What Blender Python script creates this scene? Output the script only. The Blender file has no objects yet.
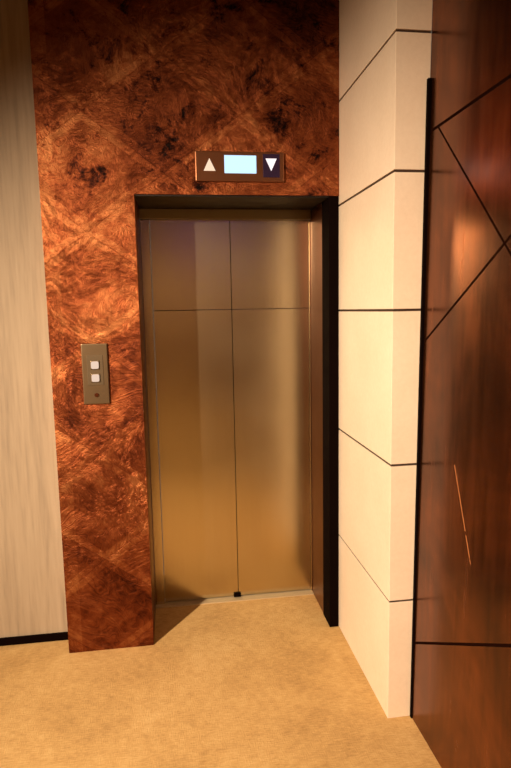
import bpy, bmesh, math
from mathutils import Matrix, Vector

C = bpy.context.scene.collection
sc = bpy.context.scene

# ------------------------------------------------------------------ helpers
def lin(r, g, b):
    def f(c):
        c /= 255.0
        return c / 12.92 if c <= 0.04045 else ((c + 0.055) / 1.055) ** 2.4
    return (f(r), f(g), f(b), 1.0)

def box(bm, x0, x1, y0, y1, z0, z1, mi=0, bevel=0.0):
    vs = [bm.verts.new(p) for p in ((x0,y0,z0),(x1,y0,z0),(x1,y1,z0),(x0,y1,z0),
                                    (x0,y0,z1),(x1,y0,z1),(x1,y1,z1),(x0,y1,z1))]
    fs = [bm.faces.new([vs[i] for i in q]) for q in
          ((0,3,2,1),(4,5,6,7),(0,1,5,4),(1,2,6,5),(2,3,7,6),(3,0,4,7))]
    for f in fs: f.material_index = mi
    if bevel > 0:
        es = set(e for f in fs for e in f.edges)
        r = bmesh.ops.bevel(bm, geom=list(es), offset=bevel, segments=2, affect='EDGES', profile=0.6)
        for f in r['faces']: f.material_index = mi
    return vs

def prism(bm, pts, y0, y1, mi=0):
    """outline in the x-z plane extruded along y"""
    a = [bm.verts.new((x, y0, z)) for x, z in pts]
    b = [bm.verts.new((x, y1, z)) for x, z in pts]
    n = len(pts)
    fs = [bm.faces.new(a), bm.faces.new(b[::-1])]
    for i in range(n):
        fs.append(bm.faces.new((a[i], b[i], b[(i+1) % n], a[(i+1) % n])))
    for f in fs: f.material_index = mi

def obj(name, bm, mats, parent=None, origin=(0,0,0)):
    bmesh.ops.recalc_face_normals(bm, faces=bm.faces[:])
    if tuple(origin) != (0,0,0):
        bmesh.ops.translate(bm, verts=bm.verts[:], vec=-Vector(origin))
    me = bpy.data.meshes.new(name)
    bm.to_mesh(me); bm.free()
    o = bpy.data.objects.new(name, me)
    for m in (mats if isinstance(mats, (list, tuple)) else [mats]): me.materials.append(m)
    C.objects.link(o)
    if parent:
        o.parent = parent
        o.location = Vector(origin) - (Vector(parent.location) if parent.parent is None else
                                       Vector(parent.matrix_basis.translation) + Vector(parent.parent.location))
    else:
        o.location = origin
    return o

def thing(name, label, cat, loc, group=None):
    o = bpy.data.objects.new(name, None); C.objects.link(o)
    o.location = loc; o.empty_display_size = 0.1
    o['label'] = label; o['category'] = cat
    if group: o['group'] = group
    return o

def struct(name, bm, m):
    o = obj(name, bm, m); o['kind'] = 'structure'; return o

# ------------------------------------------------------------------ node graph helper
class G:
    def __init__(s, name):
        s.m = bpy.data.materials.new(name); s.m.use_nodes = True
        s.t = s.m.node_tree; s.n = s.t.nodes
        s.b = s.n['Principled BSDF']
    def set(s, sock, v):
        i = s.b.inputs[sock]
        if isinstance(v, bpy.types.NodeSocket): s.t.links.new(v, i)
        else: i.default_value = v
        return s
    def math(s, op, a, b=None, c=None):
        n = s.n.new('ShaderNodeMath'); n.operation = op
        for k, v in enumerate((a, b, c)):
            if v is None: continue
            if isinstance(v, bpy.types.NodeSocket): s.t.links.new(v, n.inputs[k])
            else: n.inputs[k].default_value = v
        return n.outputs[0]
    def xyz(s):
        g = s.n.new('ShaderNodeNewGeometry')
        sp = s.n.new('ShaderNodeSeparateXYZ'); s.t.links.new(g.outputs['Position'], sp.inputs[0])
        return sp.outputs[0], sp.outputs[1], sp.outputs[2]
    def vec(s, x, y, z=0.0):
        n = s.n.new('ShaderNodeCombineXYZ')
        for k, v in enumerate((x, y, z)):
            if isinstance(v, bpy.types.NodeSocket): s.t.links.new(v, n.inputs[k])
            else: n.inputs[k].default_value = v
        return n.outputs[0]
    def noise(s, v, scale=1.0, detail=4.0, rough=0.6, dist=0.0):
        n = s.n.new('ShaderNodeTexNoise'); s.t.links.new(v, n.inputs['Vector'])
        n.inputs['Scale'].default_value = scale; n.inputs['Detail'].default_value = detail
        n.inputs['Roughness'].default_value = rough; n.inputs['Distortion'].default_value = dist
        return n.outputs['Fac']
    def white(s, v):
        n = s.n.new('ShaderNodeTexWhiteNoise'); n.noise_dimensions = '3D'
        s.t.links.new(v, n.inputs['Vector']); return n.outputs['Value']
    def ramp(s, f, stops):
        n = s.n.new('ShaderNodeValToRGB'); s.t.links.new(f, n.inputs[0])
        e = n.color_ramp.elements
        e[0].position, e[0].color = stops[0]
        e[1].position, e[1].color = stops[-1]
        for p, c in stops[1:-1]:
            q = e.new(p); q.color = c
        return n.outputs[0]
    def mix(s, f, a, b, mode='MIX'):
        n = s.n.new('ShaderNodeMix'); n.data_type = 'RGBA'; n.blend_type = mode
        for k, v in ((0, f), (6, a), (7, b)):
            if isinstance(v, bpy.types.NodeSocket): s.t.links.new(v, n.inputs[k])
            else: n.inputs[k].default_value = v
        return n.outputs[2]
    def lerp(s, f, a, b): return s.math('MULTIPLY_ADD', f, b - a, a)
    def bump(s, h, strength=0.3, dist=0.01):
        n = s.n.new('ShaderNodeBump'); s.t.links.new(h, n.inputs['Height'])
        n.inputs['Strength'].default_value = strength; n.inputs['Distance'].default_value = dist
        s.t.links.new(n.outputs[0], s.b.inputs['Normal']); return s

def plain(name, col, rough=0.5, metal=0.0, spec=0.5):
    g = G(name)
    x, y, z = g.xyz()
    v = g.vec(x, y, z)
    f = g.noise(v, 9.0, 4.0)
    c2 = tuple(c * 0.82 for c in col[:3]) + (1.0,)
    g.set('Base Color', g.mix(f, col, c2)).set('Roughness', g.lerp(f, rough * 0.85, rough * 1.15))
    g.set('Metallic', metal).set('Specular IOR Level', spec)
    return g.m

def emit(name, col, power):
    g = G(name); g.set('Base Color', (0.02, 0.02, 0.02, 1)).set('Emission Color', col).set('Emission Strength', power)
    return g.m

# ------------------------------------------------------------------ materials
def copper_front():
    g = G('hammered_copper_patina')
    x, y, z = g.xyz()
    base = g.vec(x, z)
    # diamond tiles laid on the bias
    wob = g.math('MULTIPLY_ADD', g.noise(base, 5.0, 3.0), 0.03, -0.015)
    u = g.math('DIVIDE', g.math('ADD', g.math('MULTIPLY_ADD', x, 0.74, z), g.math('ADD', wob, -2.69 + 5.0)), 0.50)
    v = g.math('DIVIDE', g.math('ADD', g.math('MULTIPLY_ADD', x, -0.74, z), g.math('ADD', wob, -2.21 + 5.0)), 0.50)
    iu, iv = g.math('FLOOR', u), g.math('FLOOR', v)
    r = g.white(g.vec(iu, iv, 3.7)); r2 = g.white(g.vec(iu, iv, 9.1))
    # brushed direction: changes from tile to tile
    ang = g.math('MULTIPLY_ADD', r, 3.1, 0.0)
    swirl = g.math('MULTIPLY_ADD', g.noise(base, 3.2, 3.0, 0.6, 0.6), 1.6, -0.8)
    ang = g.math('ADD', ang, swirl)
    ca, sa = g.math('COSINE', ang), g.math('SINE', ang)
    # small-scale local direction
    p = g.math('ADD', g.math('MULTIPLY', x, ca), g.math('MULTIPLY', z, sa))
    q = g.math('SUBTRACT', g.math('MULTIPLY', z, ca), g.math('MULTIPLY', x, sa))
    streak = g.noise(g.vec(g.math('MULTIPLY', p, 9.0), g.math('MULTIPLY', q, 95.0)), 1.0, 5.0, 0.68)
    big = g.noise(base, 2.6, 4.0, 0.62, 0.8)
    mid = g.noise(base, 10.0, 5.0, 0.7, 1.0)
    fine = g.noise(base, 42.0, 5.0, 0.7)
    f = g.math('MULTIPLY', big, 0.34)
    f = g.math('MULTIPLY_ADD', mid, 0.26, f)
    f = g.math('MULTIPLY_ADD', streak, 0.26, f)
    f = g.math('MULTIPLY_ADD', fine, 0.10, f)
    f = g.math('MULTIPLY_ADD', r2, 0.09, f)
    # bands along the tile edges
    eu = g.math('ABSOLUTE', g.math('SUBTRACT', g.math('FRACT', u), 0.5))
    ev = g.math('ABSOLUTE', g.math('SUBTRACT', g.math('FRACT', v), 0.5))
    edge = g.math('MAXIMUM', eu, ev)
    seam = g.math('GREATER_THAN', edge, 0.494)
    band = g.math('GREATER_THAN', edge, 0.425)
    f = g.math('MULTIPLY_ADD', band, 0.040, f)
    f = g.math('MULTIPLY_ADD', seam, -0.03, f)
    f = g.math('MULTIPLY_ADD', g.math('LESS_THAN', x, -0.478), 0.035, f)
    blot = g.math('POWER', g.math('MAXIMUM', g.math('MULTIPLY_ADD', g.noise(g.vec(x, z, 4.3), 7.5, 5.0, 0.75, 0.5), 3.4, -1.85), 0.0), 1.0)
    f = g.math('MULTIPLY_ADD', blot, g.math('MULTIPLY', g.math('MINIMUM', g.math('MAXIMUM', g.math('MULTIPLY_ADD', z, 2.0, -3.4), 0.15), 1.0), -0.40), f)
    col = g.ramp(f, [(0.36, lin(20, 10, 7)), (0.43, lin(62, 26, 14)), (0.50, lin(104, 50, 26)),
                     (0.57, lin(132, 70, 38)), (0.66, lin(166, 104, 62))])
    g.set('Base Color', col).set('Metallic', 0.93)
    rough = g.math('MULTIPLY_ADD', mid, 0.25, 0.34)
    g.set('Roughness', rough)
    h = g.math('ADD', g.math('MULTIPLY', streak, 0.55), g.math('MULTIPLY', mid, 0.35))
    h = g.math('MULTIPLY_ADD', fine, 0.2, h)
    h = g.math('MULTIPLY_ADD', seam, -0.25, h)
    g.bump(h, 0.55, 0.012)
    return g.m

def copper_side():
    g = G('polished_dark_copper')
    x, y, z = g.xyz()
    base = g.vec(y, z)
    st = g.noise(g.vec(g.math('MULTIPLY', y, 22.0), g.math('MULTIPLY', z, 2.2)), 1.0, 5.0, 0.6, 0.4)
    big = g.noise(base, 2.2, 4.0, 0.6, 0.8)
    f = g.math('MULTIPLY_ADD', st, 0.35, g.math('MULTIPLY', big, 0.65))
    col = g.ramp(f, [(0.32, lin(62, 34, 18)), (0.5, lin(108, 60, 32)), (0.68, lin(150, 88, 50))])
    # bias-cut sheet joints
    def line(expr, w): return g.math('LESS_THAN', g.math('ABSOLUTE', expr), w)
    a = line(g.math('SUBTRACT', z, 2.196), 0.0055)
    b = line(g.math('SUBTRACT', g.math('SUBTRACT', z, y), 0.281), 0.0055)
    c = line(g.math('SUBTRACT', g.math('MULTIPLY_ADD', y, 0.60, z), 2.655), 0.0055)
    d = line(g.math('SUBTRACT', g.math('MULTIPLY_ADD', y, 0.59, z), 1.479), 0.0055)
    below = g.math('LESS_THAN', z, 2.2)
    b = g.math('MULTIPLY', b, below)
    s = g.math('MAXIMUM', g.math('MAXIMUM', a, b), g.math('MAXIMUM', c, d))
    # a thin, broken bright line across the sheet
    e1 = line(g.math('SUBTRACT', g.math('MULTIPLY_ADD', y, -2.246, z), -2.758), 0.005)
    rng = g.math('MULTIPLY', g.math('GREATER_THAN', z, 0.80), g.math('LESS_THAN', z, 1.09))
    mark = g.math('MULTIPLY', g.math('MULTIPLY', e1, rng), g.math('GREATER_THAN', g.noise(base, 26.0, 2.0), 0.42))
    col = g.mix(s, col, lin(26, 11, 6))
    col = g.mix(mark, col, lin(214, 150, 96))
    g.set('Base Color', col)
    g.set('Metallic', g.math('MULTIPLY_ADD', s, -0.9, 0.9))
    g.set('Specular IOR Level', g.math('MULTIPLY_ADD', s, -0.5, 0.5))
    ro = g.math('MULTIPLY_ADD', st, 0.20, 0.14)
    g.set('Roughness', g.math('MAXIMUM', ro, g.math('MULTIPLY', g.math('MAXIMUM', s, mark), 0.9)))
    h = g.math('MULTIPLY_ADD', s, -1.0, g.math('MULTIPLY', g.math('ADD', st, big), 0.22))
    g.bump(h, 0.25, 0.004)
    return g.m

def steel():
    g = G('brushed_bronze_steel')
    x, y, z = g.xyz()
    st = g.noise(g.vec(g.math('MULTIPLY', x, 70.0), g.math('MULTIPLY', z, 1.4)), 1.0, 4.0, 0.6)
    big = g.noise(g.vec(x, z), 3.0, 1.0, 0.4)
    f = g.math('MULTIPLY_ADD', st, 0.5, g.math('MULTIPLY', big, 0.5))
    col = g.ramp(f, [(0.3, lin(200, 184, 150)), (0.7, lin(210, 195, 162))])
    g.set('Base Color', col).set('Metallic', 1.0)
    g.set('Roughness', g.math('MULTIPLY_ADD', big, 0.10, 0.20))
    g.bump(g.math('MULTIPLY', st, 0.3), 0.04, 0.005)
    return g.m

def stone():
    g = G('cream_stone')
    x, y, z = g.xyz()
    v = g.vec(x, y, z)
    f = g.math('MULTIPLY_ADD', g.noise(v, 60.0, 4.0), 0.4, g.math('MULTIPLY', g.noise(v, 3.0, 4.0), 0.6))
    g.set('Base Color', g.ramp(f, [(0.3, lin(226, 208, 184)), (0.7, lin(240, 224, 202))]))
    g.set('Roughness', 0.42).set('Specular IOR Level', 0.35)
    g.bump(g.noise(v, 120.0, 3.0), 0.05, 0.002)
    return g.m

def plaster():
    g = G('streaked_wall_covering')
    x, y, z = g.xyz()
    st = g.noise(g.vec(g.math('MULTIPLY', x, 26.0), g.math('MULTIPLY', y, 26.0), g.math('MULTIPLY', z, 1.3)), 1.0, 4.0, 0.55, 0.3)
    st2 = g.noise(g.vec(g.math('MULTIPLY', x, 90.0), g.math('MULTIPLY', y, 90.0), g.math('MULTIPLY', z, 7.0)), 1.0, 3.0, 0.5)
    f = g.math('MULTIPLY_ADD', st, 0.7, g.math('MULTIPLY', st2, 0.3))
    g.set('Base Color', g.ramp(f, [(0.3, lin(142, 126, 106)), (0.5, lin(164, 146, 122)), (0.7, lin(174, 156, 132))]))
    g.set('Roughness', 0.65).set('Specular IOR Level', 0.25)
    g.bump(f, 0.15, 0.004)
    return g.m

def carpet():
    g = G('woven_sand_carpet')
    x, y, z = g.xyz()
    v = g.vec(x, y)
    w1 = g.noise(g.vec(g.math('MULTIPLY', x, 28.0), g.math('MULTIPLY', y, 230.0)), 1.0, 3.0, 0.6)
    w2 = g.noise(g.vec(g.math('MULTIPLY', x, 230.0), g.math('MULTIPLY', y, 40.0)), 1.0, 2.0, 0.5)
    bl = g.noise(v, 3.2, 5.0, 0.62, 0.6)
    sp = g.noise(v, 24.0, 4.0, 0.7)
    f = g.math('MULTIPLY', w1, 0.36)
    f = g.math('MULTIPLY_ADD', w2, 0.10, f)
    f = g.math('MULTIPLY_ADD', bl, 0.30, f)
    f = g.math('MULTIPLY_ADD', sp, 0.22, f)
    g.set('Base Color', g.ramp(f, [(0.34, lin(158, 124, 78)), (0.5, lin(196, 160, 104)), (0.66, lin(216, 184, 130))]))
    g.set('Roughness', 0.92).set('Specular IOR Level', 0.1)
    g.bump(g.math('ADD', w1, w2), 0.35, 0.004)
    return g.m

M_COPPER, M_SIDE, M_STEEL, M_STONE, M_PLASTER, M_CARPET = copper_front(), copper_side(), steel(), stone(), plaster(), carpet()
M_BLACK = plain('black_metal', lin(13, 5, 4), 0.75, 0.0, 0.02)
M_JAMB = plain('bronze_jamb_metal', lin(112, 62, 38), 0.30, 0.9)
M_HEAD = plain('dark_olive_metal', lin(136, 116, 78), 0.3, 0.4)
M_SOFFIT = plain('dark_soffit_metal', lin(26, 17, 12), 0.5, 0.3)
M_JOINT = plain('dark_joint', lin(62, 42, 28), 0.8)
M_PLATE = plain('satin_nickel_plate', lin(128, 108, 82), 0.34, 0.85)
M_SIGN = plain('satin_bronze_plate', lin(150, 98, 66), 0.34, 0.85)
M_BEZEL = plain('dark_glass_bezel', lin(54, 40, 66), 0.2, 0.2)
M_SILL = plain('worn_aluminium_sill', lin(214, 196, 160), 0.5, 0.5)
M_CEIL = plain('dim_ceiling_paint', lin(92, 72, 54), 0.9)
M_TAUPE = plain('taupe_wall_paint', lin(214, 186, 150), 0.8)
M_WAINSCOT = plain('brown_wainscot', lin(130, 100, 70), 0.6)
M_SCREEN = emit('lit_blue_screen', lin(186, 222, 250), 1.35)
M_ARROW = emit('lit_warm_arrow', lin(255, 222, 190), 1.0)
M_ARROW2 = emit('lit_white_arrow', lin(255, 240, 240), 1.2)
M_BUTTON = emit('lit_button', lin(255, 222, 200), 0.75)
M_LENS = emit('lamp_lens', lin(255, 200, 140), 14.0)
M_VIOLET = emit('violet_lit_sign', lin(160, 120, 255), 3.0)

# ------------------------------------------------------------------ room shell
YW, YD, XR, HT = 2.653, 3.045, 0.874, 3.15     # front wall plane, door plane, right wall plane, ceiling
XL, YB = -3.2, -3.4
YR = 2.786                                     # recessed cream wall plane
PF = 1.985                                     # pillar front plane
def lean(bm):
    # the copper wall stands a touch out of plumb
    for v in bm.verts:
        if v.co.x > 0.86: v.co.x += 0.013 * v.co.z
    return bm

bm = bmesh.new(); box(bm, XL-.1, XR+.1, YB-.1, 3.4, -.1, 0.0); struct('floor', bm, M_CARPET)
bm = bmesh.new(); box(bm, XL-.1, XR+.1, YB-.1, 3.4, HT, HT+.1); struct('ceiling', bm, M_CEIL)
bm = bmesh.new(); box(bm, XL-.1, -0.50, YR, 2.92, 0.0, HT); struct('wall_front', bm, M_PLASTER)
bm = bmesh.new(); box(bm, XL-.1, XL, YB, YR, 0.0, HT); struct('wall_left', bm, M_TAUPE)
bm = bmesh.new()
box(bm, XL, XR, YB-.1, YB, 0.0, 1.10, 1)
box(bm, XL, XR, YB-.1, YB, 1.10, 1.575, 2)
box(bm, XL, XR, YB-.1, YB, 1.575, 1.62, 1)
box(bm, XL, XR, YB-.1, YB, 1.62, HT, 0)
struct('wall_back', bm, [M_TAUPE, M_WAINSCOT, plain('brown_panel', lin(150, 118, 84), 0.6)])
bm = bmesh.new(); box(bm, XR, XR+.1, YB, PF, 0.0, HT); struct('wall_right', lean(bm), M_SIDE)
bm = bmesh.new(); box(bm, XL, -0.541, YR-.016, YR, 0.0, 0.036, 0, 0.002); struct('baseboard_front', bm, M_BLACK)
# black metal edge strip between pillar and copper wall, a little wider at the top
bm = bmesh.new()
prism(bm, [(0.8695, 0.0), (0.8738, 0.0), (0.8738, 2.37), (0.8605, 2.37)], PF-.014, PF-.0005)
struct('trim_1', lean(bm), M_BLACK)

# ------------------------------------------------------------------ copper surround of the lift
t = thing('elevator_surround', 'mottled reddish-brown copper wall cladding framing the elevator opening', 'wall panel', (0.12, YW, 0))
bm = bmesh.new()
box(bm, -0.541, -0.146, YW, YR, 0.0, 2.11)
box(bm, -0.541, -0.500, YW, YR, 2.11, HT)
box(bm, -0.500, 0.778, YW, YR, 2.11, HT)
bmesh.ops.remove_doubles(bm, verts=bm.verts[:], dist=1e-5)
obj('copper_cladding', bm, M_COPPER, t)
bm = bmesh.new(); box(bm, 0.731, 0.777, YW+.004, YR, 0.0, 2.11, 0, 0.003)
o = obj('edge_post', bm, M_BLACK, t); o['label'] = 'black metal edge strip right of the opening'
bm = bmesh.new(); box(bm, 0.7345, 0.7365, YW+.012, YD, 0.0, 2.105)
box(bm, 0.7365, 0.79, YR, YD, 0.0, 2.105)
o = obj('side_jamb', bm, M_JAMB, t); o['label'] = 'dark bronze right reveal'
bm = bmesh.new(); box(bm, -0.20, -0.146, YR, YD, 0.0, 2.11)
obj('side_jamb', bm, M_JAMB, t)
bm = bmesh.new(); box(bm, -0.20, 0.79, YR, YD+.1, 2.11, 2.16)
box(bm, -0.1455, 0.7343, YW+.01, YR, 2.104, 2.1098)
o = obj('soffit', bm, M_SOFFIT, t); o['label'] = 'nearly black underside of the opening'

# ------------------------------------------------------------------ lift doors
e = thing('elevator', 'brushed bronze-toned steel elevator with two closed sliding doors', 'elevator', (0.29, YD, 0))
def leaf(x0, x1):
    bm = bmesh.new()
    z = [0.012, 0.94, 1.603, 2.058]
    # the sheet: two tiers; the dark gap stands in for a reflected wall joint
    box(bm, x0, x1, YD, YD+.035, 0.012, 1.6005)
    box(bm, x0, x1, YD, YD+.035, 1.6045, 2.058)
    box(bm, x0+.003, x1-.003, YD+.006, YD+.03, 1.598, 1.607, 1)
    return obj('door_panel', bm, [M_STEEL, M_JOINT], e)
leaf(-0.094, 0.3095)
leaf(0.3130, 0.7265)
bm = bmesh.new(); box(bm, 0.3085, 0.3140, YD+.012, YD+.03, 0.012, 2.058)
o = obj('door_seal', bm, M_BLACK, e); o['label'] = 'dark rubber line where the doors meet'
bm = bmesh.new(); box(bm, -0.145, -0.0975, YD-.014, YD+.035, 0.0, 2.058, 0, 0.003)
obj('door_frame', bm, M_STEEL, e)
bm = bmesh.new(); box(bm, 0.7280, 0.7335, YD-.008, YD+.035, 0.0, 2.058, 0, 0.0015)
obj('door_frame', bm, M_STEEL, e)
bm = bmesh.new(); box(bm, -0.145, 0.7335, YD-.03, YD+.05, 2.060, 2.1090, 0, 0.002)
o = obj('header', bm, M_HEAD, e); o['label'] = 'dark olive metal header strip'
bm = bmesh.new()
box(bm, -0.145, 0.7335, YD-.045, YD-.004, 0.0, 0.006)
box(bm, -0.145, 0.7335, YD+.0, YD+.05, 0.0, 0.006)
box(bm, -0.145, 0.7335, YD-.004, YD+.0, 0.0, 0.002)
obj('sill', bm, M_SILL, e)
bm = bmesh.new(); box(bm, 0.285, 0.325, YD-.010, YD-.001, 0.0065, 0.030, 0, 0.003)
o = obj('door_guide', bm, M_BLACK, e); o['label'] = 'small dark guide shoe at the foot of the doors'

# ------------------------------------------------------------------ stone pillar
bm = bmesh.new()
js = [0.0, 0.483, 1.018, 1.588, 2.068, 2.523, HT]
for k in range(6):
    z0 = js[k] + (0.0 if k == 0 else 0.0045); z1 = js[k+1] - (0.0045 if k < 5 else 0.0)
    box(bm, 0.779, XR-.0005, PF, YR-.001, z0, z1, 0, 0.002)
box(bm, 0.784, XR-.0015, PF+.006, YR-.01, 0.01, HT-.01, 1)
lean(bm)
t = obj('pillar', bm, [M_STONE, M_JOINT], None, (0.779, PF, 0))
t['label'] = 'square cream stone pillar with dark horizontal joints beside the elevator'; t['category'] = 'pillar'

# ------------------------------------------------------------------ floor indicator
yf = YW - 0.014
t = thing('floor_indicator', 'horizontal lit display with up and down arrows above the elevator', 'floor indicator', (0.322, YW, 2.165))
bm = bmesh.new(); box(bm, 0.124, 0.520, yf, YW-.0005, 2.165, 2.293, 0, 0.004)
obj('back_plate', bm, M_SIGN, t)
bm = bmesh.new(); box(bm, 0.252, 0.394, yf-.003, yf+.001, 2.200, 2.276, 0, 0.001)
o = obj('screen', bm, M_SCREEN, t); o['label'] = 'glowing pale blue screen'
bm = bmesh.new(); box(bm, 0.424, 0.500, yf-.002, yf+.001, 2.184, 2.284, 0, 0.001)
bz = obj('arrow_bezel', bm, M_BEZEL, t)
bm = bmesh.new(); prism(bm, [(0.160, 2.209), (0.212, 2.209), (0.186, 2.262)], yf-.003, yf+.001)
o = obj('up_arrow', bm, M_ARROW, t); o['label'] = 'lit triangle pointing up'
bm = bmesh.new(); prism(bm, [(0.436, 2.264), (0.486, 2.264), (0.461, 2.211)], yf-.005, yf-.001)
o = obj('down_arrow', bm, M_ARROW2, t); o['label'] = 'lit triangle pointing down'

# ------------------------------------------------------------------ call buttons
t = thing('call_button_panel', 'tall narrow metal plate with two lit call buttons left of the elevator', 'call button panel', (-0.350, YW, 1.19))
yf = YW - 0.010
bm = bmesh.new(); box(bm, -0.406, -0.292, yf, YW-.0005, 1.190, 1.462, 0, 0.004)
obj('back_plate', bm, M_PLATE, t)
bm = bmesh.new(); box(bm, -0.384, -0.314, yf-.002, yf+.001, 1.276, 1.410, 0, 0.001)
obj('button_plate', bm, plain('grey_insert', lin(104, 88, 66), 0.4, 0.6), t)
def button(z):
    ring = bmesh.new()
    box(ring, -0.369, -0.329, yf-.006, yf-.001, z-.020, z+.020, 0, 0.003)
    b = obj('button', ring, M_PLATE, t, (-0.349, yf, z))
    bmb = bmesh.new()
    r = 0.0165
    pts = []
    for cx_, cz_, a0 in ((1,1,0),(-1,1,90),(-1,-1,180),(1,-1,270)):
        for i in range(5):
            a = math.radians(a0 + 22.5*i)
            pts.append((-0.349 + cx_*(r-.007) + .007*math.cos(a), z + cz_*(r-.007) + .007*math.sin(a)))
    prism(bmb, pts, yf-.009, yf-.005)
    l = obj('button_light', bmb, M_BUTTON, b, (-0.349, yf, z)); l['label'] = 'glowing cream button face'
    return b
button(1.367); button(1.309)
bm = bmesh.new(); bmesh.ops.create_cone(bm, cap_ends=True, segments=24, radius1=0.009, radius2=0.009, depth=0.006,
    matrix=Matrix.Translation((-0.349, yf-.002, 1.232)) @ Matrix.Rotation(math.pi/2, 4, 'X'))
o = obj('key_switch', bm, M_JAMB, t)

# ------------------------------------------------------------------ lamps outside the view, the downlights added for fill
def downlight(x, y, power, size=0.10, aim=None, spot=70, blend=0.6, col=(1.0, 0.74, 0.50)):  # added as unseen fill for the floor and back wall
    f = thing('fill_downlight', 'added unseen fill lamp in the ceiling', 'fill light', (x, y, HT), 'added ceiling fill lamps')
    bm = bmesh.new()
    n = 32
    prof = [(0.075, 0.0), (0.075, -0.006), (0.058, -0.010), (0.052, -0.004), (0.052, 0.0)]
    rings = [[bm.verts.new((x + r*math.cos(2*math.pi*i/n), y + r*math.sin(2*math.pi*i/n), HT + dz)) for i in range(n)] for r, dz in prof]
    for a, b in zip(rings, rings[1:]):
        for i in range(n): bm.faces.new((a[i], a[(i+1) % n], b[(i+1) % n], b[i]))
    obj('trim_ring', bm, M_BLACK, f)
    bm = bmesh.new()
    bm.faces.new([bm.verts.new((x + .051*math.cos(2*math.pi*i/n), y + .051*math.sin(2*math.pi*i/n), HT-.002)) for i in range(n)])
    obj('lens', bm, M_LENS, f)
    ld = bpy.data.lights.new('fill_lamp', 'SPOT'); ld.energy = power; ld.color = col
    ld.spot_size = math.radians(spot); ld.spot_blend = blend; ld.shadow_soft_size = size/2
    lo = bpy.data.objects.new('fill_lamp', ld); C.objects.link(lo)
    lo.location = (x, y, HT-.02)
    d = Vector(aim) - Vector(lo.location) if aim else Vector((0,0,-1))
    lo.rotation_euler = d.to_track_quat('-Z', 'Y').to_euler()

downlight(-1.9, 0.1, 60, 0.14, (-0.3, 1.2, 0.0), 90, 0.9)
downlight(-1.6, -2.0, 260, 0.14, None, 130, 0.9)
downlight(0.1, -2.0, 260, 0.14, (0.1, -2.6, 0.4), 130, 0.9)

t = thing('wall_light', 'long violet strip light high on the back wall', 'wall light', (0.5, YB, 2.74))
bm = bmesh.new(); box(bm, 0.16, 0.98-.1, YB+.0005, YB+.04, 2.73, 2.85, 0, 0.004); obj('housing', bm, M_BLACK, t)
bm = bmesh.new(); box(bm, 0.18, 0.86, YB+.035, YB+.05, 2.745, 2.835, 0, 0.004); obj('diffuser', bm, M_VIOLET, t)

# pendant spot lamp left of and behind the viewer: the main light on the lift wall
lx, ly, lz = -2.26, -0.35, 2.55
f = thing('pendant_lamp', 'black cone pendant lamp hanging from the ceiling', 'pendant lamp', (lx, ly, HT))
bm = bmesh.new(); box(bm, lx-.004, lx+.004, ly-.004, ly+.004, lz+.20, HT); obj('cord', bm, M_BLACK, f)
bm = bmesh.new(); n = 32
rings = [[bm.verts.new((lx + r_*math.cos(2*math.pi*i/n), ly + r_*math.sin(2*math.pi*i/n), lz + dz)) for i in range(n)]
         for r_, dz in ((0.02, 0.20), (0.05, 0.19), (0.14, 0.07), (0.136, 0.07), (0.047, 0.185), (0.0, 0.186))]
for a, b in zip(rings, rings[1:]):
    for i in range(n): bm.faces.new((a[i], a[(i+1) % n], b[(i+1) % n], b[i]))
bmesh.ops.remove_doubles(bm, verts=bm.verts[:], dist=1e-5)
obj('lamp_shade', bm, M_BLACK, f)
ld = bpy.data.lights.new('pendant_bulb', 'SPOT'); ld.energy = 1380; ld.color = (1.0, 0.76, 0.53)
ld.spot_size = math.radians(66); ld.spot_blend = 1.0; ld.shadow_soft_size = 0.05
lo = bpy.data.objects.new('pendant_bulb', ld); C.objects.link(lo); lo.location = (lx, ly, lz)
lo.rotation_euler = (Vector((0.50, 2.5, 0.62)) - lo.location).to_track_quat('-Z', 'Y').to_euler()

w = bpy.data.worlds.new('World'); sc.world = w; w.use_nodes = True
w.node_tree.nodes['Background'].inputs[0].default_value = (1.0, 0.8, 0.6, 1)
w.node_tree.nodes['Background'].inputs[1].default_value = 0.1

# ------------------------------------------------------------------ camera
cd = bpy.data.cameras.new('Camera'); cam = bpy.data.objects.new('Camera', cd); C.objects.link(cam)
cd.sensor_fit = 'VERTICAL'; cd.sensor_height = 36.0; cd.lens = 577.0/768*36.0
cd.clip_start = 0.05
f = 577.0
Yd = Vector((172-255.5, -(311-384), -f)).normalized()
dn = Vector((338-255.5, -(4850-384), -f)); dn -= Yd*dn.dot(Yd); Z = -dn.normalized(); X = Yd.cross(Z)
R = Matrix((X, Yd, Z))
cam.matrix_world = Matrix.Translation((0, 0, 1.6)) @ R.to_4x4()
sc.camera = cam

sc.view_settings.view_transform = 'Standard'; sc.view_settings.look = 'None'
sc.view_settings.gamma = 1.0; sc.view_settings.exposure = 0.0
sc.view_settings.use_curve_mapping = False
